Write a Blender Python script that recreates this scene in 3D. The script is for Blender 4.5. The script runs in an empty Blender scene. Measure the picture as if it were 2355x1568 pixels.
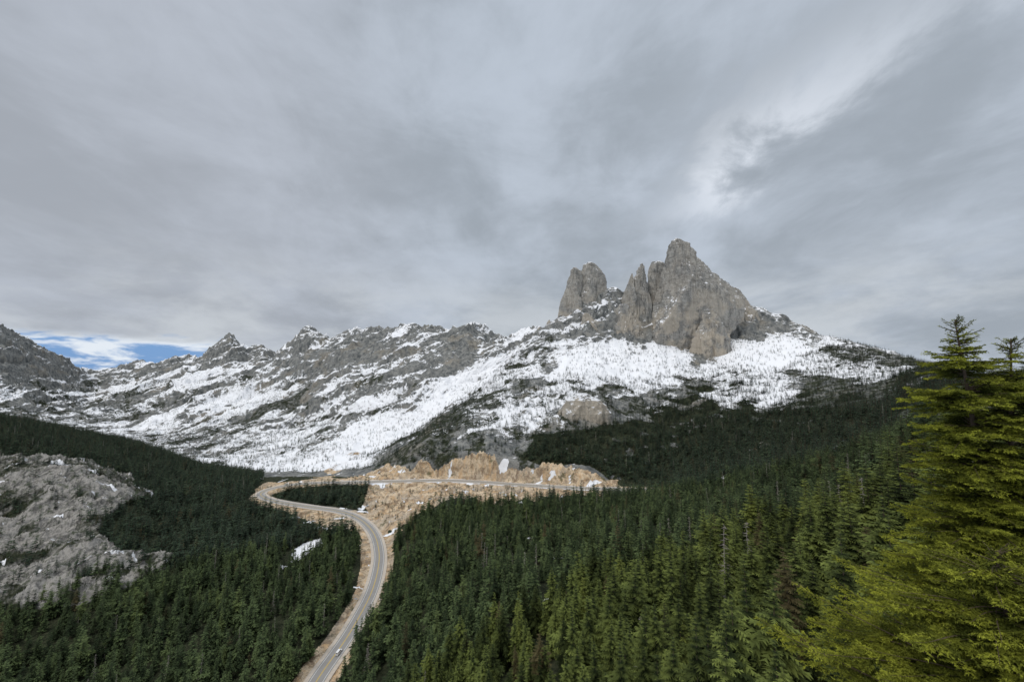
import bpy, math, random
import numpy as np
from mathutils import Vector
np.random.seed(7); random.seed(7)
scene=bpy.context.scene
PITCH=math.radians(5.8); CP,SP=math.cos(PITCH),math.sin(PITCH); F=850.0

# ---------- survey helpers: bearing / elevation readings -> world metres (viewpoint at origin)
def sv(u,v,Y):
    dx=(u-1177.5)/F; dy=(784-v)/F; d=CP-dy*SP
    return dx/d, Y*(SP+dy*CP)/d
def svz(u,v,z):
    dx=(u-1177.5)/F; dy=(784-v)/F; d=CP-dy*SP
    Y=z*d/(SP+dy*CP)
    return (dx/d*Y,Y,z)
def to_uv(X,Y,Z):
    dep=Y*CP+Z*SP; up=-Y*SP+Z*CP
    return 1177.5+F*X/dep, 784-F*up/dep

# ---------- numpy noise
rng=np.random.RandomState(3)
PERM=np.tile(rng.permutation(256),3).astype(np.int32)
G3=rng.normal(size=(256,3)).astype(np.float32); G3/=np.linalg.norm(G3,axis=1)[:,None]
def pn(x,y,z=None):
    x=np.asarray(x,dtype=np.float64); y=np.asarray(y,dtype=np.float64)
    xi=np.floor(x).astype(np.int32); yi=np.floor(y).astype(np.int32)
    xf=(x-xi).astype(np.float32); yf=(y-yi).astype(np.float32); xi&=255; yi&=255
    sx=xf*xf*xf*(xf*(xf*6-15)+10); sy=yf*yf*yf*(yf*(yf*6-15)+10)
    if z is None:
        r=[]
        for j in (0,1):
            c=[]
            for i in (0,1):
                h=PERM[PERM[xi+i]+yi+j]; c.append(G3[h,0]*(xf-i)+G3[h,1]*(yf-j))
            r.append(c[0]+(c[1]-c[0])*sx)
        return (r[0]+(r[1]-r[0])*sy)*1.5
    z=np.asarray(z,dtype=np.float64); zi=np.floor(z).astype(np.int32); zf=(z-zi).astype(np.float32); zi&=255
    sz=zf*zf*zf*(zf*(zf*6-15)+10); q=[]
    for k in (0,1):
        r=[]
        for j in (0,1):
            c=[]
            for i in (0,1):
                h=PERM[PERM[PERM[xi+i]+yi+j]+zi+k]; c.append(G3[h,0]*(xf-i)+G3[h,1]*(yf-j)+G3[h,2]*(zf-k))
            r.append(c[0]+(c[1]-c[0])*sx)
        q.append(r[0]+(r[1]-r[0])*sy)
    return (q[0]+(q[1]-q[0])*sz)*1.4
def fbm(x,y,o=4,z=None,g=0.5):
    s=0;a=1
    for i in range(o):
        s=s+a*pn(x*2**i+i*17.3,y*2**i+i*9.1,None if z is None else z*2**i+i*5.7); a*=g
    return s
def ridged(x,y,o=4,z=None,g=0.5):
    s=0;a=1;t=0
    for i in range(o):
        s=s+a*(1-2*np.abs(pn(x*2**i+i*13.3,y*2**i+i*7.9,None if z is None else z*2**i+i*3.1))); t+=a; a*=g
    return s/t
def sstep(a,b,x):
    t=np.clip((x-a)/(b-a),0,1); return t*t*(3-2*t)
def inpoly(u,v,poly):
    r=np.zeros(u.shape,bool); n=len(poly)
    for i in range(n):
        x1,y1=poly[i]; x2,y2=poly[(i+1)%n]
        if y1==y2: continue
        c=((y1>v)!=(y2>v))&(u<(x2-x1)*(v-y1)/(y2-y1)+x1)
        r^=c
    return r

def mesh_from(name,co,faces_flat,nper,smooth=False):
    me=bpy.data.meshes.new(name); co=np.asarray(co,dtype=np.float32); nv=len(co)
    faces_flat=np.asarray(faces_flat,dtype=np.int32).ravel(); nf=len(faces_flat)//nper
    me.vertices.add(nv); me.vertices.foreach_set('co',co.ravel())
    me.loops.add(nf*nper); me.loops.foreach_set('vertex_index',faces_flat)
    me.polygons.add(nf); me.polygons.foreach_set('loop_start',np.arange(0,nf*nper,nper,dtype=np.int32))
    if smooth: me.polygons.foreach_set('use_smooth',np.ones(nf,bool))
    me.update(calc_edges=True); return me
def link(name,me,mat=None,parent=None):
    ob=bpy.data.objects.new(name,me); scene.collection.objects.link(ob)
    if mat: me.materials.append(mat)
    if parent: ob.parent=parent
    return ob

# ---------- node helper
class NT:
    def __init__(s,nt): s.nt=nt; s.n=nt.nodes; s.l=nt.links
    def new(s,t,**k):
        n=s.n.new(t)
        for a,b in k.items(): setattr(n,a,b)
        return n
    def put(s,sock,val):
        if hasattr(val,'is_output'): s.l.new(val,sock)
        elif val is not None: sock.default_value=val
    def m(s,op,a,b=None,c=None,clamp=False):
        n=s.new('ShaderNodeMath',operation=op,use_clamp=clamp); s.put(n.inputs[0],a)
        if b is not None: s.put(n.inputs[1],b)
        if c is not None: s.put(n.inputs[2],c)
        return n.outputs[0]
    def mix(s,f,a,b,bt='MIX'):
        n=s.new('ShaderNodeMix',data_type='RGBA',blend_type=bt); s.put(n.inputs[0],f)
        for i,x in ((6,a),(7,b)):
            if isinstance(x,tuple): x=(x[0],x[1],x[2],1)
            s.put(n.inputs[i],x)
        return n.outputs[2]
    def noise(s,vec,scale,detail=4,rough=.55,dist=0):
        n=s.new('ShaderNodeTexNoise'); s.put(n.inputs['Vector'],vec); n.inputs['Scale'].default_value=scale
        n.inputs['Detail'].default_value=detail; n.inputs['Roughness'].default_value=rough; n.inputs['Distortion'].default_value=dist
        return n.outputs[0]
    def ss(s,x,a,b,o0=0.0,o1=1.0):
        n=s.new('ShaderNodeMapRange',interpolation_type='SMOOTHSTEP'); s.put(n.inputs[0],x)
        n.inputs[1].default_value=a;n.inputs[2].default_value=b;n.inputs[3].default_value=o0;n.inputs[4].default_value=o1
        return n.outputs[0]
    def mapping(s,vec,scale=(1,1,1),rot=(0,0,0),loc=(0,0,0)):
        n=s.new('ShaderNodeMapping'); s.put(n.inputs[0],vec); n.inputs[1].default_value=loc; n.inputs[2].default_value=rot; n.inputs[3].default_value=scale
        return n.outputs[0]
def newmat(name):
    m=bpy.data.materials.new(name); m.use_nodes=True; t=NT(m.node_tree); b=m.node_tree.nodes['Principled BSDF']
    b.inputs['Specular IOR Level'].default_value=0.15; b.inputs['Roughness'].default_value=.85
    return m,t,b
def simple(name,col,rough=.7,var=.15,scale=3):
    m,t,b=newmat(name); tc=t.new('ShaderNodeTexCoord')
    n=t.noise(tc.outputs['Object'],scale,4)
    c=t.mix(n,tuple(x*(1-var) for x in col),tuple(x*(1+var) for x in col)); t.put(b.inputs['Base Color'],c); b.inputs['Roughness'].default_value=rough
    return m

# ---------- materials
def rock_color(t,pos):
    big=t.noise(pos,.008,5,.6); med=t.noise(pos,.05,6,.65)
    streak=t.noise(t.mapping(pos,scale=(.06,.06,.012)),1,6,.65,.6)
    fine=t.noise(pos,.35,5,.7)
    c=t.mix(t.ss(med,.35,.68),(.12,.125,.128),(.34,.335,.32))
    c=t.mix(t.ss(streak,.46,.64,0,.6),c,(.40,.385,.355))
    c=t.mix(t.ss(big,.54,.68,0,.5),c,(.38,.32,.24))
    c=t.mix(t.ss(streak,.44,.36,0,.6),c,(.065,.07,.075))
    c=t.mix(t.ss(fine,.52,.35,0,.55),c,(.06,.063,.065))
    return c,med,fine,streak
# terrain
mat_ter,t,b=newmat('mountain_ground')
geo=t.new('ShaderNodeNewGeometry'); pos=geo.outputs['Position']
rc,med,fine,streak=rock_color(t,pos)
rc=t.mix(.22,rc,(.07,.09,.082))
at=t.new('ShaderNodeAttribute',attribute_name='cover'); sp=t.new('ShaderNodeSeparateColor'); t.l.new(at.outputs['Color'],sp.inputs[0])
snow,dirt,forest=sp.outputs[0],sp.outputs[1],sp.outputs[2]; pale=at.outputs['Alpha']
veg=t.noise(pos,.06,6,.7)
pr=t.mix(fine,(.19,.18,.168),(.52,.49,.45))
pr=t.mix(t.ss(t.noise(t.mapping(pos,scale=(.09,.05,.05)),1,7,.75,1.2),.54,.38),pr,(.095,.092,.085))
pr=t.mix(t.ss(t.noise(pos,.11,6,.75),.52,.62,0,.85),pr,(.05,.065,.03))
c=t.mix(t.m('MULTIPLY',pale,.9),rc,pr)
flo=t.mix(t.ss(fine,.35,.65),(.012,.018,.008),(.05,.055,.03))
c=t.mix(t.ss(t.m('ADD',forest,t.m('MULTIPLY',t.m('SUBTRACT',veg,.5),1.2)),.35,.6),c,flo)
dn=t.noise(pos,.07,7,.7,.8)
dc=t.mix(t.ss(dn,.38,.60),(.27,.195,.125),(.70,.57,.41))
vert=t.noise(t.mapping(pos,scale=(.13,.13,.02)),1,6,.7,.4)
dc=t.mix(t.ss(vert,.48,.62,0,.8),dc,(.62,.42,.24))
dc=t.mix(t.ss(vert,.45,.37,0,.7),dc,(.19,.125,.08))
dc=t.mix(t.ss(fine,.47,.33,0,.65),dc,(.19,.145,.105))
gy=t.noise(pos,.02,5,.6)
dc=t.mix(t.ss(gy,.50,.62,0,.5),dc,t.mix(fine,(.24,.21,.175),(.58,.52,.44)))
dc=t.mix(t.ss(t.noise(pos,.045,7,.75),.56,.64,0,.8),dc,(.10,.10,.05))
c=t.mix(t.ss(t.m('ADD',dirt,t.m('MULTIPLY',t.m('SUBTRACT',dn,.5),1.3)),.42,.58),c,dc)
sn1=t.noise(pos,.07,6,.7); sn2=t.noise(pos,.3,4,.7)
sx=t.m('ADD',snow,t.m('ADD',t.m('MULTIPLY',t.m('SUBTRACT',sn1,.5),1.4),t.m('MULTIPLY',t.m('SUBTRACT',sn2,.5),.9)))
c=t.mix(t.ss(sx,.48,.54),c,(.86,.87,.90))
t.put(b.inputs['Base Color'],c)
bp=t.new('ShaderNodeBump'); bp.inputs['Strength'].default_value=.8; bp.inputs['Distance'].default_value=6
t.put(bp.inputs['Height'],t.m('MULTIPLY',t.m('ADD',med,t.m('MULTIPLY',fine,.4)),t.ss(snow,.55,.9,1,.12))); t.put(b.inputs['Normal'],bp.outputs[0])
b.inputs['Roughness'].default_value=.9
# towers
mat_rock,t,b=newmat('granite_rock')
geo=t.new('ShaderNodeNewGeometry'); pos=geo.outputs['Position']
rc,med,fine,streak=rock_color(t,pos)
rc=t.mix(.42,rc,(.47,.455,.415))
nz=t.new('ShaderNodeSeparateXYZ'); t.l.new(geo.outputs['Normal'],nz.inputs[0])
crk=t.noise(t.mapping(pos,scale=(.05,.05,.006)),1,8,.7,.4)
rc=t.mix(t.ss(t.m('ABSOLUTE',t.m('SUBTRACT',crk,.5)),.017,.0,0,.9),rc,(.06,.06,.062))
rc=t.mix(t.ss(crk,.57,.67,0,.5),rc,(.17,.17,.168))
diag=t.noise(t.mapping(pos,scale=(.010,.01,.04),rot=(0,.55,0)),1,6,.62,.5)
rc=t.mix(t.ss(t.m('ABSOLUTE',t.m('SUBTRACT',diag,.47)),.016,.0,0,.75),rc,(.07,.07,.07))
spz=t.new('ShaderNodeSeparateXYZ'); t.l.new(pos,spz.inputs[0])
warm=t.m('MULTIPLY',t.ss(t.noise(pos,.014,5,.65),.42,.56),t.ss(spz.outputs[2],430,150,0.2,.8))
rc=t.mix(warm,rc,t.mix(fine,(.36,.31,.245),(.64,.57,.47)))
sxx=t.m('ADD',nz.outputs[2],t.m('MULTIPLY',t.m('SUBTRACT',t.noise(pos,.05,5,.7),.5),1.3))
c=t.mix(t.ss(sxx,.62,.68),rc,(.86,.87,.90)); t.put(b.inputs['Base Color'],c)
bp=t.new('ShaderNodeBump'); bp.inputs['Strength'].default_value=.9; bp.inputs['Distance'].default_value=8
t.put(bp.inputs['Height'],t.m('ADD',t.m('MULTIPLY',crk,1.2),t.m('ADD',t.m('MULTIPLY',diag,.8),t.m('MULTIPLY',fine,.35)))); t.put(b.inputs['Normal'],bp.outputs[0])
# foliage
def foliage(name,dark,light,attr=False):
    m,t,b=newmat(name); tc=t.new('ShaderNodeTexCoord'); oi=t.new('ShaderNodeObjectInfo')
    n=t.noise(tc.outputs['Object'],6 if not attr else 2.2,3)
    if attr:
        a=t.new('ShaderNodeAttribute',attribute_name='tip'); c=t.mix(t.m('MULTIPLY',a.outputs['Fac'],t.ss(n,.37,.60,.28,1)),dark,light)
    else:
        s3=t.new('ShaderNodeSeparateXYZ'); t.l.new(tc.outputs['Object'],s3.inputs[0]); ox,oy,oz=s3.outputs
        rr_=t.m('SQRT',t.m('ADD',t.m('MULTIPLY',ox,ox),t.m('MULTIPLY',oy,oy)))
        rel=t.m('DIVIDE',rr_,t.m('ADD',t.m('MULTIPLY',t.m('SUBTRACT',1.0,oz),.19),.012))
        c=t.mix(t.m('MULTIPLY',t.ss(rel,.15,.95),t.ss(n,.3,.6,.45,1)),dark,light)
        c=t.mix(t.ss(oi.outputs['Random'],.2,.95,0,.85),c,tuple(x*.6 for x in dark))
        c=t.mix(t.ss(oi.outputs['Random'],.12,.0,0,.5),c,tuple((light[0]*1.25,light[1]*1.15,light[2]*.9)))
        c=t.mix(t.ss(oi.outputs['Random'],.965,.985,0,.6),c,(.13,.10,.05))
    t.put(b.inputs['Base Color'],c); b.inputs['Specular IOR Level'].default_value=.08
    return m
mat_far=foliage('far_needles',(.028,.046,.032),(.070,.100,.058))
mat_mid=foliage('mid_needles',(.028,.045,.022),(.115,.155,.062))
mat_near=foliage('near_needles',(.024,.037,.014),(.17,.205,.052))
mat_fg=foliage('young_needles',(.030,.042,.010),(.35,.37,.045),True)
mat_bark=simple('bark',(.10,.075,.055),.9,.3,5)
mat_snag=simple('dead_wood',(.30,.27,.24),.9,.3,5)

# ---------- terrain curves (bearing,elevation,distance)
curves=[]
def C(pts):
    a=[];Y=[];z=[]
    for (u,v,y) in pts:
        aa,zz=sv(u,v,y); a.append(aa);Y.append(y);z.append(zz)
    curves.append((np.array(a),np.array(Y,float),np.array(z)))
C([(-150,1640,258),(300,1640,250),(600,1620,248),(720,1600,250),(850,1620,225),(1000,1640,190),(1300,1680,140),(1500,1720,95),(1800,1740,70),(2000,1740,55),(2400,1700,40)])
C([(-150,1400,330),(200,1410,330),(500,1370,360),(700,1410,330),(830,1411,331),(1000,1440,262),(1300,1460,192),(1500,1480,150),(1800,1480,115),(2000,1450,90),(2200,1350,68),(2450,1250,60)])
C([(-150,1230,440),(200,1225,440),(400,1260,450),(600,1260,460),(872,1270,440),(1000,1300,350),(1300,1330,270),(1500,1320,225),(1800,1290,180),(2000,1250,145),(2200,1160,110),(2450,1080,100)])
C([(-150,1065,560),(100,1070,560),(200,1090,560),(320,1130,580),(400,1150,600),(600,1165,610),(720,1167,592),(860,1190,545),(1000,1205,480),(1300,1205,430),(1500,1195,390),(1800,1150,330),(2000,1110,260),(2200,1030,180),(2450,960,170)])
C([(-150,955,900),(0,965,900),(100,985,900),(290,1022,950),(470,1080,900),(600,1112,800),(700,1109,705),(820,1110,682),(1000,1106,672),(1200,1117,636),(1400,1126,598),(1500,1115,590),(1800,1060,520),(2000,1030,420),(2150,970,320),(2450,910,300)])
C([(-150,985,1300),(100,1000,1300),(290,1035,1300),(470,1085,1100),(600,1090,980),(700,1092,900),(820,1088,780),(900,1076,725),(960,1062,706),(1000,1070,700),(1060,1052,690),(1130,1046,680),(1170,1064,672),(1200,1070,668),(1300,1074,655),(1400,1092,645),(1500,1060,680),(1800,990,680),(2000,960,560),(2150,905,440),(2300,890,420),(2450,885,410)])
C([(-150,990,1450),(100,1000,1450),(300,1030,1450),(550,1078,1150),(700,1082,1000),(800,1076,870),(850,1070,840),(960,1010,780),(1080,980,815),(1180,970,820),(1260,975,820),(1340,955,850),(1400,970,850),(1500,960,900),(1650,905,1000),(1800,910,920),(2000,890,800),(2150,872,620),(2300,884,560),(2450,890,540)])
C([(-150,980,1600),(100,985,1600),(300,1018,1620),(550,1058,1300),(700,1064,1120),(800,1060,1000),(850,1062,900),(960,1000,910),(1080,925,1060),(1180,850,1280),(1270,810,1400),(1350,790,1480),(1450,790,1520),(1550,802,1500),(1640,838,1420),(1700,790,1500),(1800,782,1480),(1900,800,1330),(2050,840,1000),(2130,852,800),(2200,868,700),(2300,884,640),(2450,900,620)])
C([(-150,965,1700),(0,962,1750),(150,975,1850),(300,1000,1850),(550,1027,1500),(700,1036,1300),(800,1038,1150),(850,1058,960),(960,994,1010),(1080,908,1180),(1150,850,1350),(1200,800,1480),(1240,762,1580),(1290,732,1640),(1320,712,1660),(1392,672,1660),(1410,668,1660),(1440,680,1660),(1500,710,1660),(1600,710,1660),(1690,700,1660),(1730,712,1640),(1760,720,1630),(1800,732,1620),(1840,752,1600),(1880,774,1560),(1950,790,1440),(2050,818,1200),(2130,847,930),(2200,872,820),(2300,890,760),(2450,905,740)])
C([(-150,960,1750),(0,955,1800),(150,970,1950),(300,992,1950),(550,1012,1600),(700,1022,1400),(800,1025,1250),(850,1045,1120),(960,1012,1250),(1080,930,1420),(1180,840,1650),(1240,790,1760),(1290,770,1800),(1400,710,1850),(1500,730,1850),(1690,730,1850),(1800,760,1800),(1880,795,1750),(1950,812,1640),(2050,842,1400),(2130,880,1150),(2200,900,1050),(2450,920,1000)])
C([(-150,915,1900),(0,925,1950),(100,945,2100),(200,958,2300),(300,968,2150),(528,980,1850),(712,985,1650),(800,978,1550),(900,955,1520),(1000,925,1550),(1078,895,1650),(1180,830,1820),(1240,800,1950),(1400,790,2050),(1690,790,2050),(1880,810,2000),(2050,860,1800),(2130,880,1600),(2450,920,1400)])
C([(-150,840,2250),(0,855,2300),(100,880,2600),(200,905,3000),(300,903,2800),(420,885,2650),(528,875,2600),(620,880,2400),(712,862,2250),(800,860,2050),(900,850,1950),(1000,840,1950),(1078,815,1950),(1130,800,1980),(1180,795,2050),(1240,790,2150),(1400,830,2300),(1690,840,2300),(2050,870,2300),(2450,920,2200)])
C([(-150,742,2500),(-60,752,2500),(0,770,2600),(30,783,2700),(75,804,2900),(110,821,3000),(150,838,3200),(180,856,3500),(205,868,3700),(250,862,3700),(300,853,3600),(340,842,3500),(400,838,3400),(465,832,3300),(485,814,3200),(505,800,3150),(528,786,3100),(548,800,3100),(572,818,3100),(600,812,3050),(628,828,3000),(660,806,2900),(690,780,2850),(712,770,2800),(735,786,2750),(760,792,2700),(800,780,2650),(850,776,2600),(900,770,2500),(950,770,2450),(1000,766,2400),(1040,764,2400),(1062,760,2400),(1078,755,2400),(1095,772,2400),(1150,776,2350),(1200,770,2350),(1240,764,2350),(1300,800,2500),(1400,850,2600),(2450,920,2900)])
C([(-150,840,3300),(0,850,3600),(200,880,4600),(528,870,4000),(800,865,3600),(1200,860,3300),(2450,920,3600)])
C([(-150,892,14000),(2450,892,14000)])
NC=1360
A=np.linspace(-1.62,1.62,NC)
Ys=[np.full(NC,2.0)]; Zs=[np.full(NC,-1.75)]
for (a,Y,z) in curves:
    Ys.append(np.interp(A,a,Y)); Zs.append(np.interp(A,a,z))
Ys=np.array(Ys); Zs=np.array(Zs)
ker=np.exp(-np.linspace(-2,2,41)**2); ker/=ker.sum()
for k in range(len(Ys)):
    f=(lambda q:np.convolve(np.pad(q,20,'edge'),ker,'valid'))
    Ys[k]=f(Ys[k])
    if k not in (9,13): Zs[k]=f(Zs[k])
for k in range(1,len(Ys)): Ys[k]=np.maximum(Ys[k],Ys[k-1]*1.01+3)
segs=[25,55,60,60,65,60,70,95,120,35,55,95,100,12,10]
LY=np.log(Ys)
def slopes(Q):
    d=np.diff(Q,axis=0); m=np.zeros_like(Q); m[0]=d[0]; m[-1]=d[-1]
    p=d[1:]*d[:-1]; m[1:-1]=np.where(p>0,2*p/np.where(d[1:]+d[:-1]==0,1,d[1:]+d[:-1]),0); return m
mY,mZ=slopes(LY),slopes(Zs)
rowsY=[];rowsZ=[];rowK=[]
for k,n in enumerate(segs):
    for i in range(n+(1 if k==len(segs)-1 else 0)):
        s=i/n; h00=2*s**3-3*s**2+1;h10=s**3-2*s**2+s;h01=-2*s**3+3*s**2;h11=s**3-s**2
        rowsY.append(np.exp(h00*LY[k]+h10*mY[k]+h01*LY[k+1]+h11*mY[k+1]))
        rowsZ.append(h00*Zs[k]+h10*mZ[k]+h01*Zs[k+1]+h11*mZ[k+1]); rowK.append(k+s)
GY=np.array(rowsY); GZ=np.array(rowsZ); NR=len(GY); GK=np.array(rowK)[:,None]*np.ones((1,NC))
GX=GY*A[None,:]
U0,V0=to_uv(GX,GY,GZ)
# road centreline
rp=[(690,1640,-201),(725,1568,-200),(772,1502,-199),(800,1462,-198),(830,1410,-197),(855,1360,-197),(869,1310,-196),(872,1270,-196),(862,1230,-195),(840,1202,-195),(810,1184,-194),(770,1173,-194),(720,1166,-193),(660,1157,-192),(615,1147,-191),(598,1136,-190),(610,1127,-189),(650,1117,-187),(700,1111,-186),(760,1109,-185),(820,1108,-183),(900,1106,-181),(1000,1104,-180),(1060,1105,-179),(1130,1109,-178),(1200,1114,-177),(1290,1119,-175),(1400,1124,-172),(1500,1126,-168)]
RP=[np.array(svz(*p)) for p in rp]
road=[];rid=[]
for i in range(len(RP)-1):
    p0=RP[max(i-1,0)];p1=RP[i];p2=RP[i+1];p3=RP[min(i+2,len(RP)-1)]
    n=max(3,int(np.linalg.norm(p2-p1)/4))
    for j in range(n):
        s=j/n; road.append(.5*((2*p1)+(-p0+p2)*s+(2*p0-5*p1+4*p2-p3)*s*s+(-p0+3*p1-3*p2+p3)*s**3)); rid.append(i+s)
road=np.array(road); rid=np.array(rid)
for _ in range(6): road[1:-1]=(road[:-2]+road[1:-1]*2+road[2:])/4

# noise relief
rough=sstep(5.6,7.2,GK)*sstep(15.5,13.5,GK)
left_rock=[(-300,1060),(100,1055),(200,1075),(300,1105),(345,1150),(290,1160),(240,1200),(230,1245),(280,1290),(395,1290),(380,1330),(270,1370),(150,1410),(0,1420),(-300,1430)]
wu=U0+18*fbm(GX/60,GY/60,3); wv=V0+10*fbm(GX/60+50,GY/60,3)
LR=inpoly(wu,wv,left_rock)&(GY<800)
small=fbm(GX/45,GY/45,4)
GZ=GZ+small*3.0*sstep(60,200,GY)*(1-rough)
GZ=GZ+LR*(ridged(GX/34,GY/34,5,GZ/30,.6)*15)
# oblique ribs on the mountains
s_=(-GX*.88-GZ*.45); t_=(GZ*.9-GX*.45)
wrp=fbm(GX/300,GY/300,3)*60
rib=ridged((t_+wrp)/150,s_/800,5,GY/500,.52)
crag=ridged(GX/110,GY/110,5,GZ/90,.5)
face=sstep(8.0,9.0,GK)*sstep(10.0,9.0,GK)
amp=np.clip(GY/1500,.5,1.7)
farm=sstep(10.2,11.2,GK)
GZ=GZ+rough*amp*((crag-.35)*(22-4*farm)+(rib-.35)*(10+66*farm)*sstep(14,13.2,GK))
crest=sstep(12.3,13,GK)*sstep(13.9,13,GK)+sstep(8.7,9,GK)*sstep(9.5,9,GK)*.5
GZ=GZ+crest*((ridged(GX/75,GY/260,4,None,.65)-.45)*24)
GY2=GY-rough*amp*((ridged(GX/70,GZ/130,4,GY/200)-.4)*(16+20*face-6*farm))
GX=GX+rough*amp*fbm(GX/60,GY/60,3,GZ/60)*8; GY=GY2
# flatten for road (the upper leg has a wide gravel bench)
msk=np.where((GY>215)&(GY<800)&(GK<6.5)&(GK>.8)); PX=GX[msk].astype(np.float32);PY=GY[msk].astype(np.float32)
D=np.full(len(PX),1e9,np.float32); RZ=np.zeros(len(PX),np.float32); RI=np.zeros(len(PX),np.float32); RYY=np.zeros(len(PX),np.float32)
for r,i_ in zip(road,rid):
    d=(PX-r[0])**2+(PY-r[1])**2; m=d<D; D[m]=d[m]; RZ[m]=r[2]; RI[m]=i_; RYY[m]=r[1]
D=np.sqrt(D); upper=sstep(18.5,20,RI); front=(PY<RYY)
w=1-sstep(9+3*upper,26,D); z0=GZ[msk]; z1=z0*(1-w)+(RZ-.5)*w
z1=z1-upper*front*sstep(12,22,D)*sstep(60,26,D)*4.5
GZ[msk]=z1
RD=np.full(GX.shape,1e3); RD[msk]=D; UP=np.zeros(GX.shape); UP[msk]=upper; FRT=np.zeros(GX.shape,bool); FRT[msk]=front

# normals
def gridn(X,Y,Z):
    P=np.stack([X,Y,Z],-1); du=np.gradient(P,axis=1); dv=np.gradient(P,axis=0); n=np.cross(du,dv); ar=np.linalg.norm(n,axis=2)
    return n/np.maximum(ar,1e-9)[...,None],ar
# --- land cover map
U1,V1=to_uv(GX,GY,GZ)
wu=U1+14*fbm(GX/70,GY/70,4); wv=V1+9*fbm(GX/70+31,GY/70,4)
D1=[(800,1103),(850,1092),(905,1068),(930,1082),(960,1062),(1000,1076),(1060,1054),(1100,1044),(1140,1042),(1160,1068),(1200,1082),(1260,1066),(1330,1076),(1400,1102),(1430,1118),(1400,1138),(1250,1142),(1150,1166),(1060,1142),(980,1172),(905,1228),(875,1225),(845,1190),(825,1150),(840,1125)]
near=(GY>220)&(GY<860)&(GK<7)
eu=U1+20*fbm(GX/26+3,GY/30,4); ev=V1+11*fbm(GX/24,GY/30+8,4)
cut=inpoly(eu,ev,D1)&near
GZ=GZ+cut*sstep(12,24,RD)*(ridged(GX/20,GY/26,4,GZ/60,.6)-.4)*9
N_,AR=gridn(GX,GY,GZ); NZ=np.abs(N_[...,2])
mount=sstep(6.2,7.0,GK)
P_apron=[(1330,800),(1400,775),(1500,790),(1560,805),(1600,835),(1650,845),(1680,785),(1800,778),(1880,800),(1880,835),(1850,850),(1750,850),(1640,860),(1560,880),(1480,905),(1400,880),(1300,870),(1245,875),(1290,830)]
P_bowl=[(1190,790),(1200,815),(1150,850),(1080,915),(960,985),(870,1030),(840,1065),(720,1098),(560,1085),(560,1072),(740,1020),(850,960),(950,930),(1000,885),(1100,815),(1150,790)]
P_band1=[(900,930),(700,965),(560,1020),(420,1065),(560,1000),(700,940),(850,890),(960,850),(1050,830),(980,870)]
P_band2=[(560,900),(640,860),(720,820),(760,810),(720,850),(640,900),(520,950),(380,990),(300,1010),(200,980),(350,960),(450,930)]
P_band3=[(210,880),(330,865),(470,840),(560,835),(600,825),(560,870),(470,905),(330,900),(220,900)]
P_coul=[(1400,664),(1432,672),(1400,715),(1350,770),(1290,812),(1240,850),(1225,830),(1290,770),(1340,720)]
CL=[[(1100,785),(1095,835),(1000,862),(900,892),(860,882),(960,830),(1040,785)],[(870,868),(880,900),(760,932),(690,955),(640,935),(720,890),(800,860)],[(580,885),(620,850),(700,805),(760,800),(860,786),(930,790),(860,830),(760,850),(700,862),(640,880)],[(0,790),(90,830),(150,870),(60,900),(0,880)]]
P_spur=[(845,1090),(960,1000),(1080,912),(1150,850),(1200,795),(1260,760),(1290,800),(1230,870),(1200,930),(1230,1010),(1150,1060),(1000,1060),(900,1085)]
cl=fbm(GX/160,GY/160,5,GZ/160,.6); cl2=fbm((t_+wrp)/55,s_/520,5,None,.58)
snow=.42+.02*farm+.18*cl+.66*cl2+(NZ-.72)*1.1
lowfar=sstep(870,1000,V1)*sstep(10.,10.6,GK)
snow=snow-.05*lowfar
for P_,g,lim in ((P_apron,.40,(7.3,9.6)),(P_bowl,.30,(6.5,13)),(P_band1,.20,(6.5,13)),(P_band2,.20,(9,13)),(P_band3,.22,(9,14)),(P_coul,.3,(7.5,10))):
    m=inpoly(wu,wv,P_)&(GK>lim[0])&(GK<lim[1]); snow=snow+g*m
for P_ in CL: snow=snow-.25*(inpoly(wu,wv,P_)&(GK>9.6))
spur=inpoly(U1,V1,P_spur)&(GK>6)&(GK<9.4); snow=snow-.08*spur
snow=snow-.40*sstep(8.4,8.7,GK)*sstep(9.3,9.1,GK)*(NZ<.6)
snow=snow-.14*sstep(850,900,V1)*(U1>1180)*(GK<9)
snow=snow-.18*sstep(960,1040,V1)*(U1>1180)*(GK<9)
snow=snow*mount
D3=[(590,1122),(610,1110),(700,1102),(760,1096),(850,1099),(830,1108),(700,1114),(640,1125),(600,1150),(585,1138)]
D4=[(880,1225),(915,1228),(900,1270),(888,1330),(878,1400),(845,1450),(760,1568),(800,1440),(870,1330)]
D5=[(825,1230),(860,1290),(850,1330),(800,1440),(700,1600),(650,1620),(780,1440),(815,1390),(828,1310)]
D6=[(610,1152),(740,1180),(840,1205),(820,1222),(760,1216),(690,1190),(640,1168)]
dirt=cut*1.0
for P_ in (D3,D4,D5,D6): dirt=np.maximum(dirt,(inpoly(wu*.5+U1*.5,wv*.5+V1*.5,P_)&near)*1.0)
scree=inpoly(wu,wv,[(740,1080),(830,1015),(850,1020),(800,1070),(760,1095)])&(GK>6)
dirt=np.maximum(dirt,scree*.8)
dirt=np.maximum(dirt,1-sstep(13,18,RD))
F_right=[(700,1800),(770,1580),(850,1450),(880,1380),(900,1300),(908,1240),(985,1182),(1060,1146),(1150,1172),(1250,1148),(1420,1140),(1430,1118),(1400,1100),(1350,1074),(1250,1068),(1200,1050),(1225,1000),(1350,985),(1480,965),(1500,925),(1560,895),(1650,862),(1730,878),(1800,930),(1850,900),(1960,900),(2020,865),(2100,848),(2130,835),(2800,800),(2800,2500),(600,2500)]
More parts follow.
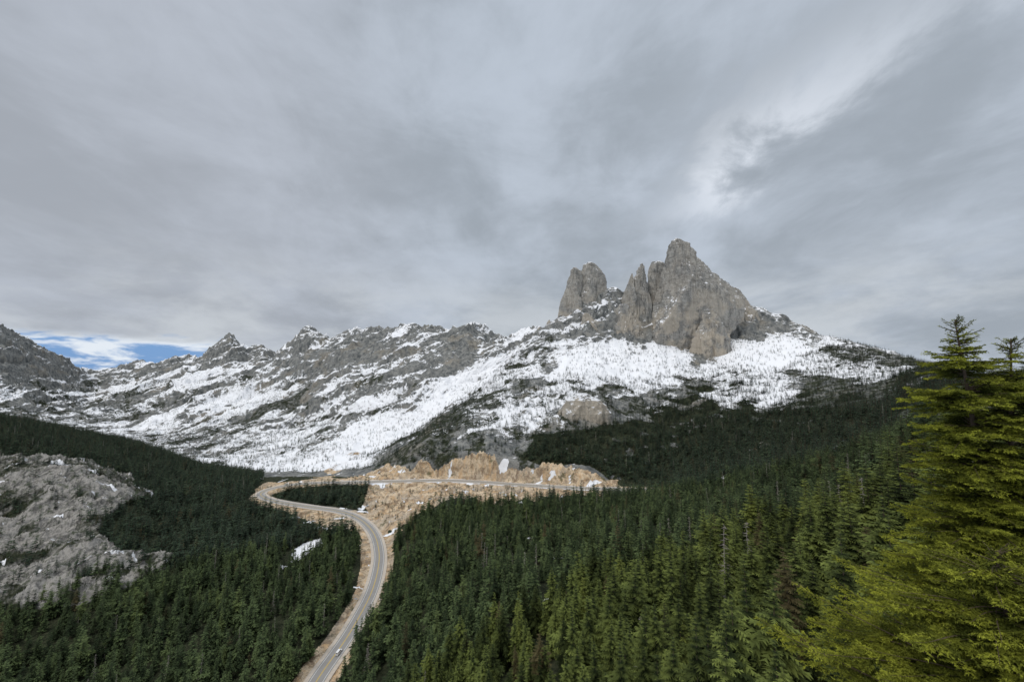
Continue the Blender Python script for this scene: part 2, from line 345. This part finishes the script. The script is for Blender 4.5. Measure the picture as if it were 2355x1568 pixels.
F_left=[(-500,900),(0,945),(100,970),(290,1005),(470,1060),(600,1096),(590,1118),(575,1140),(620,1170),(690,1200),(745,1225),(800,1215),(825,1240),(818,1310),(806,1385),(765,1440),(680,1560),(640,1620),(640,2500),(-500,2500)]
F_in=[(636,1148),(660,1124),(800,1112),(848,1118),(835,1165),(800,1176),(740,1165)]
F_spur=[(835,1098),(960,1000),(1080,910),(1150,850),(1190,810),(1195,850),(1100,950),(1010,1030),(930,1075)]
S_up=[(1180,1010),(1190,900),(1300,860),(1450,870),(1650,845),(1800,845),(1880,800),(1960,788),(2130,835),(2130,900),(2060,980),(1480,1000)]
fr=np.zeros(GX.shape); cl3=fbm(GX/50,GY/50,4)
fR=inpoly(wu,wv,F_right)&(GK<9.2)
edge=sstep(990,880,V1)*(GK>6.3)*(U1<2060)
fr=np.maximum(fr,np.where(fR,np.where(cl3+.5<edge*.85,.3,1.),0))
fr=np.maximum(fr,(inpoly(wu,wv,F_left)&(GK<6.3))*1.0)
fr=np.where(LR,np.where(cl3>.10,.55,.10),fr)
glade=inpoly(wu,wv,[(640,1290),(700,1250),(740,1240),(740,1260),(680,1290),(650,1310)])&(GY<700)
inn=inpoly(U1,V1,F_in)&(GK<6)
fr=np.maximum(fr,inn*1.0)
fr=np.maximum(fr,(inpoly(wu,wv,F_spur)&(GK>6)&(GK<9.6))*.42)
su=inpoly(wu,wv,S_up)&(GK>6)&(GK<9.6)
fr=np.maximum(fr,su*np.where(cl3>.05,.65,.30))
fr=np.maximum(fr,(su&(U1>1850))*.5)
fr=np.maximum(fr,spur*np.where(cl3>.1,.45,.15))
bk=(GK>6.2)&(GK<13)&(V1>835)&(U1<1190)
cl4=fbm(GX/120+9,GY/120,4)
solid=inpoly(wu,wv,P_bowl)|inpoly(wu,wv,P_band1)|inpoly(wu,wv,P_band2)
fb=np.where(cl4+.5*lowfar*1.0>.30,.6,.24)*np.where(solid,.45,1.)*sstep(835,890,V1)
fr=np.maximum(fr,bk*fb)
fr=np.maximum(fr,((GK>7.5)&(GK<9.3)&(U1>1300)&(V1>770))*.14)
fr=np.maximum(fr,((GK>5.4)&(GK<6.4)&(U1>860)&(U1<1230)&(~cut))*np.where(cl3>-.05,.6,.12))
fr=fr*(RD>14)*((dirt<.5)|inn)*(~glade)
fr=np.maximum(fr,(dirt>.5)*(RD>17)*np.where((cl3>.0)&(V1>1120),.5,.04))
snow=np.where(glade&(cl3>-.1),.9,snow)
clr=fbm(GX/30+7,GY/14,4)
snow=np.where((fr<.9)&(GK<6.2)&(GK>2.2)&(clr>.50)&(RD>9),.75,snow)
brm=(UP>.5)&(RD>8)&(RD<12)&(fbm(GX/22,GY/22,2)>.0); snow=np.where(brm,.75,snow)
snow=snow-.22*(fr>.45)*mount*(GK<9)
ffl=np.where(fr>.9,1.,np.where(fr>.3,.50,.15)); ffl=np.where((GK<1.5),.9,ffl); ffl=np.where((dirt<.5)&(GK<5.6)&(~LR),1.,ffl)
co=np.stack([GX,GY,GZ],-1).reshape(-1,3)
ii=np.arange(NR*NC).reshape(NR,NC)
fc=np.stack([ii[:-1,:-1],ii[:-1,1:],ii[1:,1:],ii[1:,:-1]],-1).reshape(-1,4)
me=mesh_from('terrain',co,fc,4,True)
ca=me.color_attributes.new('cover','FLOAT_COLOR','POINT')
ca.data.foreach_set('color',np.stack([np.clip(snow,0,1.5),dirt*(~inn),ffl,LR*1.0],-1).astype(np.float32).ravel())
terrain=link('terrain',me,mat_ter)

# ---------- rock towers
mountain=bpy.data.objects.new('rocky_mountain',None); scene.collection.objects.link(mountain)
def tower(name,lv,Yc,dfac,seed,amp=1.0,ns=5,ph=0.0):
    lv=np.array(lv,float); m=220; n=260
    vs=np.linspace(lv[0,0],lv[-1,0],m)
    uL=np.interp(vs,lv[:,0],lv[:,1]); uR=np.interp(vs,lv[:,0],lv[:,2])
    th=np.linspace(0,2*np.pi,n,endpoint=False)
    rows=[]
    for i,(v,l,r) in enumerate(zip(vs,uL,uR)):
        al,z=sv(l,v,Yc); ar,_=sv(r,v,Yc); cx=(al+ar)/2*Yc; rx=(ar-al)/2*Yc; ry=max(rx*dfac,4)
        a=th-ph-.25*math.sin(i/m*5+seed); sec=2*np.pi/ns; am=np.mod(a,sec)-sec/2
        rad=(np.cos(sec/2)/np.cos(am))**.9
        px=np.cos(th)*rad; py=np.sin(th)*rad; px=(px-px.min())/(px.max()-px.min())*2-1
        rows.append(np.stack([cx+rx*px,Yc+ry*py,np.full(n,z)],-1))
    P=np.array(rows); C0=P.mean(axis=1,keepdims=True)
    d=P-C0; R=np.linalg.norm(d,axis=2,keepdims=True); dn=d/np.maximum(R,1e-3)
    x,y,z=P[...,0]+seed*100,P[...,1],P[...,2]
    ds=(ridged(x/55,y/55,4,z/300,.6)-.78)*27+(ridged(x/20,y/20,4,z/55,.62)-.6)*8
    ds+=(ridged((z+.6*x)/80,y/200,3)-.6)*8
    ds=np.minimum(ds,R[...,0]*.2)*amp; ds=np.maximum(ds,-R[...,0]*.42)
    P=P+dn*ds[...,None]; P[...,2]+=fbm(x/14,y/14,3,z/30)*5*amp
    top=P[0].mean(axis=0)+np.array([0,0,1.0])
    co=np.concatenate([P.reshape(-1,3),top[None]]); ii=np.arange(m*n).reshape(m,n); nx=np.roll(ii,-1,axis=1)
    q=np.stack([ii[:-1],ii[1:],nx[1:],nx[:-1]],-1).reshape(-1,4)
    tri=np.stack([ii[0],nx[0],np.full(n,m*n),np.full(n,m*n)],-1)
    f=np.concatenate([np.stack([q[:,0],q[:,1],q[:,2]],-1),np.stack([q[:,0],q[:,2],q[:,3]],-1),tri[:,:3]])
    me=mesh_from(name,co,f,3,False); link(name,me,mat_rock,mountain)
tower('bell_peak',[(548,1551,1560),(552,1545,1572),(560,1538,1586),(570,1535,1592),(585,1531,1603),(610,1528,1622),(640,1523,1650),(665,1518,1680),(700,1510,1698),(740,1501,1692),(780,1492,1652),(805,1492,1612),(835,1503,1590),(860,1510,1585)],1560,.6,1,.75,4,-.5)
tower('central_spire',[(602,1499,1521),(608,1494,1527),(660,1487,1530),(720,1481,1535),(800,1475,1540)],1660,.9,2,.6,5,.3)
tower('notched_spire',[(606,1474,1479),(620,1466,1485),(634,1461,1488),(650,1446,1490),(670,1438,1492),(700,1430,1496),(760,1416,1500),(810,1410,1505)],1625,.8,3,.7,4,-.4)
tower('small_spire',[(630,1451,1456),(643,1443,1462),(690,1428,1470),(800,1410,1485)],1600,.8,8,.6,4,.4)
tower('left_tower',[(603,1352,1360),(609,1342,1371),(626,1335,1384),(650,1326,1394),(665,1322,1392),(690,1312,1396),(740,1296,1405),(790,1290,1410)],1670,.8,4,.5,5,-.3)
tower('left_tower_shoulder',[(615,1316,1326),(622,1309,1337),(655,1300,1343),(690,1290,1350),(740,1278,1355),(790,1275,1360)],1645,.8,5,.5,4,.2)
tower('right_shoulder',[(661,1687,1692),(670,1680,1704),(700,1668,1728),(740,1655,1755),(790,1640,1770)],1625,.7,6,.9,5,0)
tower('toe_buttress',[(712,1618,1642),(745,1606,1668),(780,1590,1684),(815,1588,1686),(850,1600,1684),(890,1610,1670)],1480,.6,7,.9,4,-.3)
tower('lower_rib',[(700,1418,1440),(730,1405,1470),(770,1395,1495),(800,1400,1490),(830,1410,1480)],1575,.5,9,1,5,.5)
tower('left_rib',[(720,1340,1355),(750,1332,1385),(785,1330,1395),(830,1340,1380)],1560,.5,12,1,4,.1)
tower('ridge_knob',[(736,1260,1266),(748,1250,1275),(790,1238,1288),(850,1225,1300)],1600,.8,10,.8,5,.1)
tower('ridge_tooth',[(752,1238,1243),(765,1228,1250),(800,1215,1262)],1640,.8,11,.8,4,.1)
tower('slope_knob',[(905,1325,1350),(920,1300,1385),(950,1280,1410),(990,1270,1420)],850,.6,14,.35,6,.2)

# ---------- road
def ribbon(name,off,wid,dz,mat,parent=None):
    T=np.gradient(road,axis=0); T[:,2]=0; T/=np.linalg.norm(T,axis=1)[:,None]; Nn=np.stack([T[:,1],-T[:,0],0*T[:,0]],-1)
    L=road+Nn*(off-wid/2); R=road+Nn*(off+wid/2); L[:,2]+=dz;R[:,2]+=dz
    co=np.concatenate([L,R]); n=len(road); i=np.arange(n-1)
    f=np.stack([i,i+1,i+1+n,i+n],-1)
    return link(name,mesh_from(name,co,f[:,::-1],4),mat,parent)
mat_asph=simple('weathered_asphalt',(.29,.28,.27),.9,.15,.3)
mat_shoulder=simple('gravel_shoulder',(.52,.46,.39),.95,.3,.5)
mat_w=simple('white_paint',(.8,.8,.78)); mat_y=simple('yellow_paint',(.65,.45,.06))
highway=bpy.data.objects.new('highway',None); scene.collection.objects.link(highway)
ribbon('shoulder',0,17,-.05,mat_shoulder,highway); ribbon('asphalt',0,11,0,mat_asph,highway)
for o,m,nm in ((-4.4,mat_w,'edge_line_1'),(4.4,mat_w,'edge_line_2'),(-.2,mat_y,'centre_line_1'),(.2,mat_y,'centre_line_2')): ribbon(nm,o,.25,.01,m,highway)

# ---------- vehicle
def box(bm_v,bm_f,x0,x1,y0,y1,z0,z1,tx=0,ty0=0,ty1=0):
    b=len(bm_v)
    bm_v+= [(x0,y0,z0),(x1,y0,z0),(x1,y1,z0),(x0,y1,z0),(x0+tx,y0+ty0,z1),(x1-tx,y0+ty0,z1),(x1-tx,y1-ty1,z1),(x0+tx,y1-ty1,z1)]
    bm_f+= [(b,b+3,b+2,b+1),(b+4,b+5,b+6,b+7),(b,b+1,b+5,b+4),(b+1,b+2,b+6,b+5),(b+2,b+3,b+7,b+6),(b+3,b,b+4,b+7)]
mat_white=simple('white_car_paint',(.8,.8,.8),.3,.02); mat_glass=simple('dark_glass',(.02,.025,.03),.1); mat_tyre=simple('tyre_rubber',(.02,.02,.02))
van=bpy.data.objects.new('white_van',None); scene.collection.objects.link(van)
def part(nm,bx,mat):
    v=[];f=[]
    for q in bx: box(v,f,*q)
    me=bpy.data.meshes.new(nm); me.from_pydata(v,[],f); ob=link(nm,me,mat,van)
    bv=ob.modifiers.new('b','BEVEL'); bv.width=.06; bv.segments=2
part('body',[(-1,1,-2.9,2.9,.45,1.25,.04,0,0),(-.98,.98,-2.88,1.6,1.25,2.5,.12,.1,.7)],mat_white)
part('windows',[(-1.0,1.0,-2.2,1.3,1.5,2.1,.05,.1,.4),(-.8,.8,1.0,1.72,1.35,2.1,.03,.0,.5),(-.7,.7,-2.93,-2.6,1.5,2.1,.03,.05,0)],mat_glass)
for i,(x,y) in enumerate(((-.95,-1.8),(.95,-1.8),(-.95,1.9),(.95,1.9))):
    bpy.ops.mesh.primitive_cylinder_add(vertices=20,radius=.38,depth=.28,location=(x,y,.38),rotation=(0,math.pi/2,0)); o=bpy.context.object; o.name='wheel_%d'%(i+1); o.data.materials.append(mat_tyre); o.parent=van
k=int(np.argmin(np.linalg.norm(road-np.array(svz(772,1502,-199)),axis=1))); tt=road[k+1]-road[k-1]; tt/=np.linalg.norm(tt)
van.location=Vector(road[k])+Vector((tt[1],-tt[0],0))*2.2+Vector((0,0,.02)); van.rotation_euler[2]=math.atan2(tt[1],tt[0])-math.pi/2

# ---------- conifer prototypes
protos=bpy.data.collections.new('conifer_kinds')
def conifer(name,wh,nb,ser,R,mat,seed,bare=0.0):
    r=random.Random(seed); v=[];f=[];mi=[]
    for i in range(6):
        a=i*math.pi/3; v.append((.011*math.cos(a),.011*math.sin(a),-.08))
    v.append((0,0,.99))
    for i in range(6): f.append((i,(i+1)%6,6)); mi.append(1)
    for w in range(wh):
        h=.10+.88*(w+r.random()*.7)/wh
        prof=(1-h)**.8*R+.008
        prof*=1+.22*math.sin(h*17+seed)
        if h<.22: prof*=.75
        for b_ in range(nb):
            if r.random()<.10+bare: continue
            az=r.random()*2*math.pi; L=prof*r.uniform(.55,1.3); dr=r.uniform(.25,.75)*(1-h*.6)
            ca,sa=math.cos(az),math.sin(az); pa,pb=-sa,ca
            pts=[]
            for s in range(ser+1):
                q=s/ser; pts.append((ca*L*q,sa*L*q,h+L*(.12*q-dr*q*q+.12*q**4)))
            for s in range(ser):
                p=pts[s];q=pts[s+1]; wd=L*.42*(1-.75*s/ser)*r.uniform(.7,1.2)
                for sg in (-1,1):
                    n=len(v); tipx=q[0]+pa*wd*sg+ca*L*.08; tipy=q[1]+pb*wd*sg+sa*L*.08
                    v+= [p,q,(tipx,tipy,q[2]-wd*r.uniform(.1,.5))]; f.append((n,n+1,n+2)); mi.append(0)
                n=len(v); v+=[p,q,((p[0]+q[0])/2,(p[1]+q[1])/2,q[2]-wd*r.uniform(.3,.6))]; f.append((n,n+1,n+2)); mi.append(0)
    me=bpy.data.meshes.new(name); me.from_pydata(v,[],f); me.materials.append(mat); me.materials.append(mat_bark)
    me.polygons.foreach_set('material_index',mi); ob=bpy.data.objects.new(name,me); protos.objects.link(ob)
def snag(name,seed):
    r=random.Random(seed); v=[];f=[]
    for i in range(6):
        a=i*math.pi/3; v.append((.012*math.cos(a),.012*math.sin(a),-.05))
    v.append((0,.01,.95))
    for i in range(6): f.append((i,(i+1)%6,6))
    for k in range(70):
        h=r.uniform(.2,.93); az=r.random()*6.28; L=(1-h)*.16+.02; L*=r.uniform(.4,1)
        n=len(v); c,s=math.cos(az),math.sin(az)
        v+=[(0,0,h+.004),(0,0,h-.004),(c*L,s*L,h-L*.3),(c*.003-s*.003,s*.003+c*.003,h)]; f+=[(n,n+1,n+2),(n,n+3,n+2)]
    me=bpy.data.meshes.new(name); me.from_pydata(v,[],f); me.materials.append(mat_snag); ob=bpy.data.objects.new(name,me); protos.objects.link(ob)
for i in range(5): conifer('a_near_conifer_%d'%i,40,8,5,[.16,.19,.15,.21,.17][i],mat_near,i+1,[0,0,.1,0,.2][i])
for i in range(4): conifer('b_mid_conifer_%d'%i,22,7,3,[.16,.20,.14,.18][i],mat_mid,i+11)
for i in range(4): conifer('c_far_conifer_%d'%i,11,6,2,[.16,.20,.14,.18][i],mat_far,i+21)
snag('d_dead_conifer',5)

# ---------- scatter forest
def scatter(name,P,rot,scl,idx):
    me=bpy.data.meshes.new(name); me.vertices.add(len(P)); me.vertices.foreach_set('co',P.astype(np.float32).ravel())
    for nm,tp,ar in (('rot','FLOAT_VECTOR',rot),('scl','FLOAT_VECTOR',scl)):
        a=me.attributes.new(nm,tp,'POINT'); a.data.foreach_set('vector',ar.astype(np.float32).ravel())
    a=me.attributes.new('idx','INT','POINT'); a.data.foreach_set('value',idx.astype(np.int32))
    ob=link(name,me); ng=bpy.data.node_groups.new(name+'_scatter','GeometryNodeTree')
    ng.interface.new_socket('Geometry',in_out='INPUT',socket_type='NodeSocketGeometry'); ng.interface.new_socket('Geometry',in_out='OUTPUT',socket_type='NodeSocketGeometry')
    N=ng.nodes; gi=N.new('NodeGroupInput'); go=N.new('NodeGroupOutput'); ip=N.new('GeometryNodeInstanceOnPoints'); ci=N.new('GeometryNodeCollectionInfo')
    ci.inputs['Collection'].default_value=protos; ci.inputs['Separate Children'].default_value=True; ci.inputs['Reset Children'].default_value=True
    ip.inputs['Pick Instance'].default_value=True
    def at(nm,tp):
        n=N.new('GeometryNodeInputNamedAttribute'); n.data_type=tp; n.inputs['Name'].default_value=nm; return n.outputs['Attribute']
    l=ng.links; l.new(gi.outputs[0],ip.inputs['Points']); l.new(ci.outputs[0],ip.inputs['Instance'])
    l.new(at('idx','INT'),ip.inputs['Instance Index']); l.new(at('rot','FLOAT_VECTOR'),ip.inputs['Rotation']); l.new(at('scl','FLOAT_VECTOR'),ip.inputs['Scale'])
    l.new(ip.outputs[0],go.inputs[0]); md=ob.modifiers.new('scatter','NODES'); md.node_group=ng
    return ob
PA=AR[:-1,:-1]*np.maximum(NZ[:-1,:-1],.3); FR=fr[:-1,:-1]; GYc=GY[:-1,:-1]
base=np.where(GYc<320,1/42.,1/32.)
lam=PA*FR*base
ok=(GK[:-1,:-1]>.55)&(GYc>42); lam=lam*ok
cnt=np.random.poisson(np.minimum(lam,20))
rr,cc=np.nonzero(cnt); rep=cnt[rr,cc]; rr=np.repeat(rr,rep); cc=np.repeat(cc,rep)
s=np.random.rand(len(rr),1); q=np.random.rand(len(rr),1); G=np.stack([GX,GY,GZ],-1)
P=(G[rr,cc]*(1-s)+G[rr,cc+1]*s)*(1-q)+(G[rr+1,cc]*(1-s)+G[rr+1,cc+1]*s)*q
kk=GK[rr,cc]; dist=np.linalg.norm(P,axis=1); n=len(P)
keep=np.ones(n,bool); 
hgt=np.random.uniform(9,26,n)*np.where(FR[rr,cc]>.9,1,.72)
rt=(P[:,0]/np.maximum(P[:,1],1))>-.35
hgt=hgt*(1+.32*sstep(340,180,P[:,1])*rt)
hgt=np.where(kk>6.5,hgt*.8,hgt); hgt=np.where(kk>10,hgt*.85,hgt); hgt=np.where(dirt[rr,cc]>.4,hgt*np.where(inn[rr,cc],.9,.5),hgt)
hgt*=1+.25*fbm(P[:,0]/40,P[:,1]/40,2)
vtop=P[:,2]+hgt; az_=P[:,0]/np.maximum(P[:,1],1)
keep&=~((dist<95)&(vtop/np.maximum(P[:,1],1)>np.where(az_<.9,-.22,-.02)))
idx=np.where(dist<260,np.random.randint(0,5,n),np.where(dist<560,5+np.random.randint(0,4,n),9+np.random.randint(0,4,n)))
dead=np.random.rand(n)<np.where(dist<500,.035,.01); idx=np.where(dead,13,idx)
wd=hgt*np.random.uniform(.85,1.3,n)
scl=np.stack([wd,wd,hgt],-1); rot=np.stack([np.random.normal(0,.03,n),np.random.normal(0,.03,n),np.random.rand(n)*6.28],-1)
scatter('conifer_forest',P[keep],rot[keep],scl[keep],idx[keep])
print('TREES',keep.sum(),'VERTS',len(co))

# ---------- foreground firs
def fir(name,base,top,prof,seed,nbr,leader=1.0,wscale=1.0):
    r=np.random.RandomState(seed); base=np.array(base,float); top=np.array(top,float); H=top[2]-base[2]
    tw0=[];tw1=[];tt_=[];bs=[]
    def trunk(z):
        q=(z-base[2])/H; return base+(top-base)*q+np.array([.10*math.sin(q*9),.08*math.cos(q*7),0])*(1-q)*q*2
    for i in range(nbr):
        q=r.rand()**.95; z=top[2]-q*H*.97-.03
        az=r.rand()*2*math.pi
        topd=top[2]-z
        tier=.5+.5*math.sin(z*5.5+seed+1.1*math.sin(az+z))
        if tier<.34 and topd>leader and r.rand()<.85: continue
        if topd<leader and r.rand()<.15: continue
        L=np.interp(topd,prof[0],prof[1])*r.uniform(.5,1.25)*(.55+.6*tier)
        o=trunk(z); d=np.array([math.cos(az),math.sin(az),0]); nrm=np.array([-d[1],d[0],0])
        n=max(4,int(L/.09)); up=r.uniform(.10,.5); dr=r.uniform(.3,.65)
        topness=max(0,1-topd/leader)
        up+=topness*.7
        pts=[o]
        for j in range(1,n+1):
            t=j/n; p=o+d*L*t+np.array([0,0,L*(up*t-dr*t*t*(1-topness)+.2*t**4)])+nrm*.05*L*math.sin(t*4+az)
            pts.append(p)
        for j in range(n): bs.append((pts[j],pts[j+1],.012*(1-j/n)*(.6+L*.4)+.004,.012*(1-(j+1)/n)*(.6+L*.4)+.003))
        thin=topd<leader*r.uniform(.5,1.1)
        for j in range(1,n+1):
            t=j/n
            if t<.10: continue
            for sg in (-1,1):
                if r.rand()<(.45 if thin else .08): continue
                l=(.12+.34*L**.6*(1-t)**.6)*r.uniform(.6,1.25)*(.4 if thin else 1)
                e=pts[j]+(nrm*sg*r.uniform(.6,1)+d*r.uniform(.4,.8)+np.array([0,0,r.uniform(-.35,.08)]))*l
                tw0.append(pts[j]);tw1.append(e);tt_.append(t)
                if l>.2:
                    for w in range(2):
                        m=pts[j]+(e-pts[j])*r.uniform(.3,.8); e2=m+(d*r.uniform(.5,1)+nrm*sg*r.uniform(-.2,.4)+np.array([0,0,r.uniform(-.3,.1)]))*l*.5
                        tw0.append(m);tw1.append(e2);tt_.append(min(1,t+.15))
            if r.rand()<(.7 if thin else 1): tw0.append(pts[j-1]);tw1.append(pts[j]);tt_.append(t*(.5 if thin else 1))
        if not thin: tw0.append(pts[-2]);tw1.append(pts[-1]+(pts[-1]-pts[-2])*.6);tt_.append(1)
    tw0=np.array(tw0);tw1=np.array(tw1);tt_=np.array(tt_)
    ln=np.linalg.norm(tw1-tw0,axis=1)+1e-6; k=np.maximum(3,(ln/.0125).astype(int)); id_=np.repeat(np.arange(len(k)),k)
    m=len(id_); s=r.rand(m,1); p=tw0[id_]*(1-s)+tw1[id_]*s; dr_=(tw1-tw0)[id_]/ln[id_][:,None]
    rv=r.normal(size=(m,3)); rv[:,2]*=.7; rv-=dr_*(rv*dr_).sum(1)[:,None]; rv/=np.linalg.norm(rv,axis=1)[:,None]
    nd=rv*.8+dr_*.7; nd/=np.linalg.norm(nd,axis=1)[:,None]; nl=r.uniform(.035,.07,(m,1))
    sd=np.cross(nd,r.normal(size=(m,3))); sd/=np.linalg.norm(sd,axis=1)[:,None]; wdt=r.uniform(.007,.012,(m,1))*wscale
    T=np.stack([p-sd*wdt,p+sd*wdt,p+nd*nl],1).reshape(-1,3)
    tip=np.clip(-.2+1.0*tt_[id_]+.3*s[:,0],0,1)
    me=mesh_from('needles',T,np.arange(len(T)),3); a=me.attributes.new('tip','FLOAT','POINT'); a.data.foreach_set('value',np.repeat(tip,3).astype(np.float32))
    root=bpy.data.objects.new(name,None); scene.collection.objects.link(root); link('needles',me,mat_fg,root)
    v=[];f=[]
    def tube(a,b,ra,rb,n=5):
        a=np.array(a);b=np.array(b);d=b-a;d/=np.linalg.norm(d)+1e-9; x=np.cross(d,[.3,.9,.1]);x/=np.linalg.norm(x);y=np.cross(d,x);o=len(v)
        for c,rr_ in ((a,ra),(b,rb)):
            for i in range(n):
                t=2*math.pi*i/n; v.append(tuple(c+(x*math.cos(t)+y*math.sin(t))*rr_))
        for i in range(n): f.append((o+i,o+(i+1)%n,o+n+(i+1)%n,o+n+i))
    Z=np.linspace(base[2],top[2],40)
    for i in range(39): tube(trunk(Z[i]),trunk(Z[i+1]),.016+.013*(top[2]-Z[i]),.016+.013*(top[2]-Z[i+1]),8)
    for q in bs: tube(*q,4)
    me=bpy.data.meshes.new('trunk_and_limbs'); me.from_pydata(v,[],f); link('trunk_and_limbs',me,mat_bark,root)
    print(name,m)
def wp(u,v,Y):
    a,z=sv(u,v,Y); return (a*Y,Y,z)
pt=wp(2196,736,12.5)
fir('fir_tree',(pt[0]+.9,12.7,-9.5),pt,([0,.4,.9,1.4,1.9,2.6,4,6,8,9.5,11],[.16,.36,.55,.75,1.1,1.35,1.4,1.6,2.1,3.0,3.3]),5,900,1.15)
p2=wp(2325,778,12.2)
fir('fir_tree',(p2[0]-.3,12.9,-8),p2,([0,.4,.9,1.4,2,3,5,8,10],[.15,.30,.5,.8,1.2,1.5,1.7,2.3,2.7]),9,640,.8)
p3=wp(2290,1265,8.5)
fir('fir_tree',(p3[0]+.2,8.5,-9),p3,([0,.5,1.2,2.5,4,5],[.3,.85,1.6,2.9,3.4,3.6]),13,560,.3)

# ---------- world
w=bpy.data.worlds.new("World"); scene.world=w; w.use_nodes=True; t=NT(w.node_tree); w.node_tree.nodes.clear()
tc=t.new('ShaderNodeTexCoord'); D_=tc.outputs['Generated']; sx=t.new('ShaderNodeSeparateXYZ'); t.l.new(D_,sx.inputs[0])
x,y,z=sx.outputs
den=t.m('ADD',t.m('MAXIMUM',z,0.0),.34); cx=t.m('DIVIDE',x,den); cy=t.m('DIVIDE',y,den)
cv=t.new('ShaderNodeCombineXYZ'); t.put(cv.inputs[0],cx); t.put(cv.inputs[1],cy); cv=cv.outputs[0]
n1=t.noise(t.mapping(cv,scale=(1.7,.95,1),rot=(0,0,.45),loc=(3.1,1.7,0)),1.0,8,.5,.4)
n2=t.noise(t.mapping(cv,scale=(4.2,3.2,1),rot=(0,0,.3),loc=(1.2,5,0)),1.0,8,.6,.4)
n3=t.noise(t.mapping(D_,scale=(2.6,2.6,6.5),loc=(4,2,1)),1.0,8,.6,.3)
f=t.m('ADD',t.m('MULTIPLY',n1,.38),t.m('ADD',t.m('MULTIPLY',n2,.27),t.m('MULTIPLY',n3,.35))); f=t.ss(f,.40,.61)
col=t.mix(f,(.345,.390,.445),(.50,.56,.645))
col=t.mix(t.ss(x,-.05,-.6,0,.3),col,(.43,.43,.47))
# thin bright break in the layer
bx=t.m('DIVIDE',x,t.m('ADD',t.m('MAXIMUM',z,0),.001)); by=t.m('DIVIDE',y,t.m('ADD',t.m('MAXIMUM',z,0),.001))
gx=t.m('SUBTRACT',bx,t.m('ADD',1.02,t.m('ADD',t.m('MULTIPLY',t.m('SUBTRACT',n2,.5),1.1),t.m('MULTIPLY',t.m('SUBTRACT',n3,.5),.6))))
g=t.m('POWER',2.718,t.m('MULTIPLY',t.m('MULTIPLY',gx,gx),-30)); g=t.m('MULTIPLY',g,t.m('MULTIPLY',t.ss(by,.5,1.7,0,.8),t.ss(by,2.6,1.7)))
col=t.mix(t.m('MULTIPLY',g,t.ss(n2,.35,.6,.3,1)),col,(.82,.87,.95))
# bright low cloud near horizon
lowb=t.m('MULTIPLY',t.ss(z,.32,.12),t.ss(t.noise(t.mapping(D_,scale=(3.5,3.5,9)),1,7,.6,.3),.38,.64,0,.7)); col=t.mix(lowb,col,(.62,.66,.70))
col=t.mix(t.ss(z,.76,1.0),col,(1.9,1.95,2.0))
sky=t.new('ShaderNodeTexSky',sky_type='NISHITA'); sky.sun_disc=False; SE,SR=math.radians(44),math.radians(222); sky.sun_elevation=SE; sky.sun_rotation=SR
b1=t.new('ShaderNodeBackground'); t.put(b1.inputs[0],t.mix(.85,sky.outputs[0],(1.9,3.9,7.6))); b1.inputs[1].default_value=.09
b2=t.new('ShaderNodeBackground'); t.put(b2.inputs[0],col); b2.inputs[1].default_value=1.0
hn=t.noise(t.mapping(D_,scale=(5,5,24),loc=(1,3,.3)),1,6,.6,.3)
hole=t.m('MULTIPLY',t.ss(t.m('ADD',z,t.m('MULTIPLY',t.m('SUBTRACT',hn,.5),.07)),.088,.066),t.ss(x,-.56,-.66))
cir=t.ss(hn,.44,.54)
b3=t.new('ShaderNodeBackground'); b3.inputs[0].default_value=(.78,.84,.91,1)
mh=t.new('ShaderNodeMixShader'); t.put(mh.inputs[0],cir); t.l.new(b1.outputs[0],mh.inputs[1]); t.l.new(b3.outputs[0],mh.inputs[2])
ms=t.new('ShaderNodeMixShader'); t.put(ms.inputs[0],hole); t.l.new(b2.outputs[0],ms.inputs[1]); t.l.new(mh.outputs[0],ms.inputs[2])
o=t.new('ShaderNodeOutputWorld'); t.l.new(ms.outputs[0],o.inputs[0])
# ---------- sun
ld=bpy.data.lights.new('sun','SUN'); ld.energy=1.25; ld.angle=math.radians(14); ld.color=(1,.95,.88)
lo=bpy.data.objects.new('sun',ld); scene.collection.objects.link(lo)
sd=Vector((math.sin(SR)*math.cos(SE),math.cos(SR)*math.cos(SE),math.sin(SE))); lo.rotation_euler=sd.to_track_quat('Z','Y').to_euler()
# ---------- camera
cd=bpy.data.cameras.new('camera'); cd.sensor_width=36; cd.lens=36*F/2355; cd.clip_start=.1; cd.clip_end=60000
cam=bpy.data.objects.new('camera',cd); scene.collection.objects.link(cam); cam.rotation_euler=(math.pi/2+PITCH,0,0); scene.camera=cam
scene.view_settings.view_transform='Standard'; scene.view_settings.look='None'; scene.view_settings.exposure=0
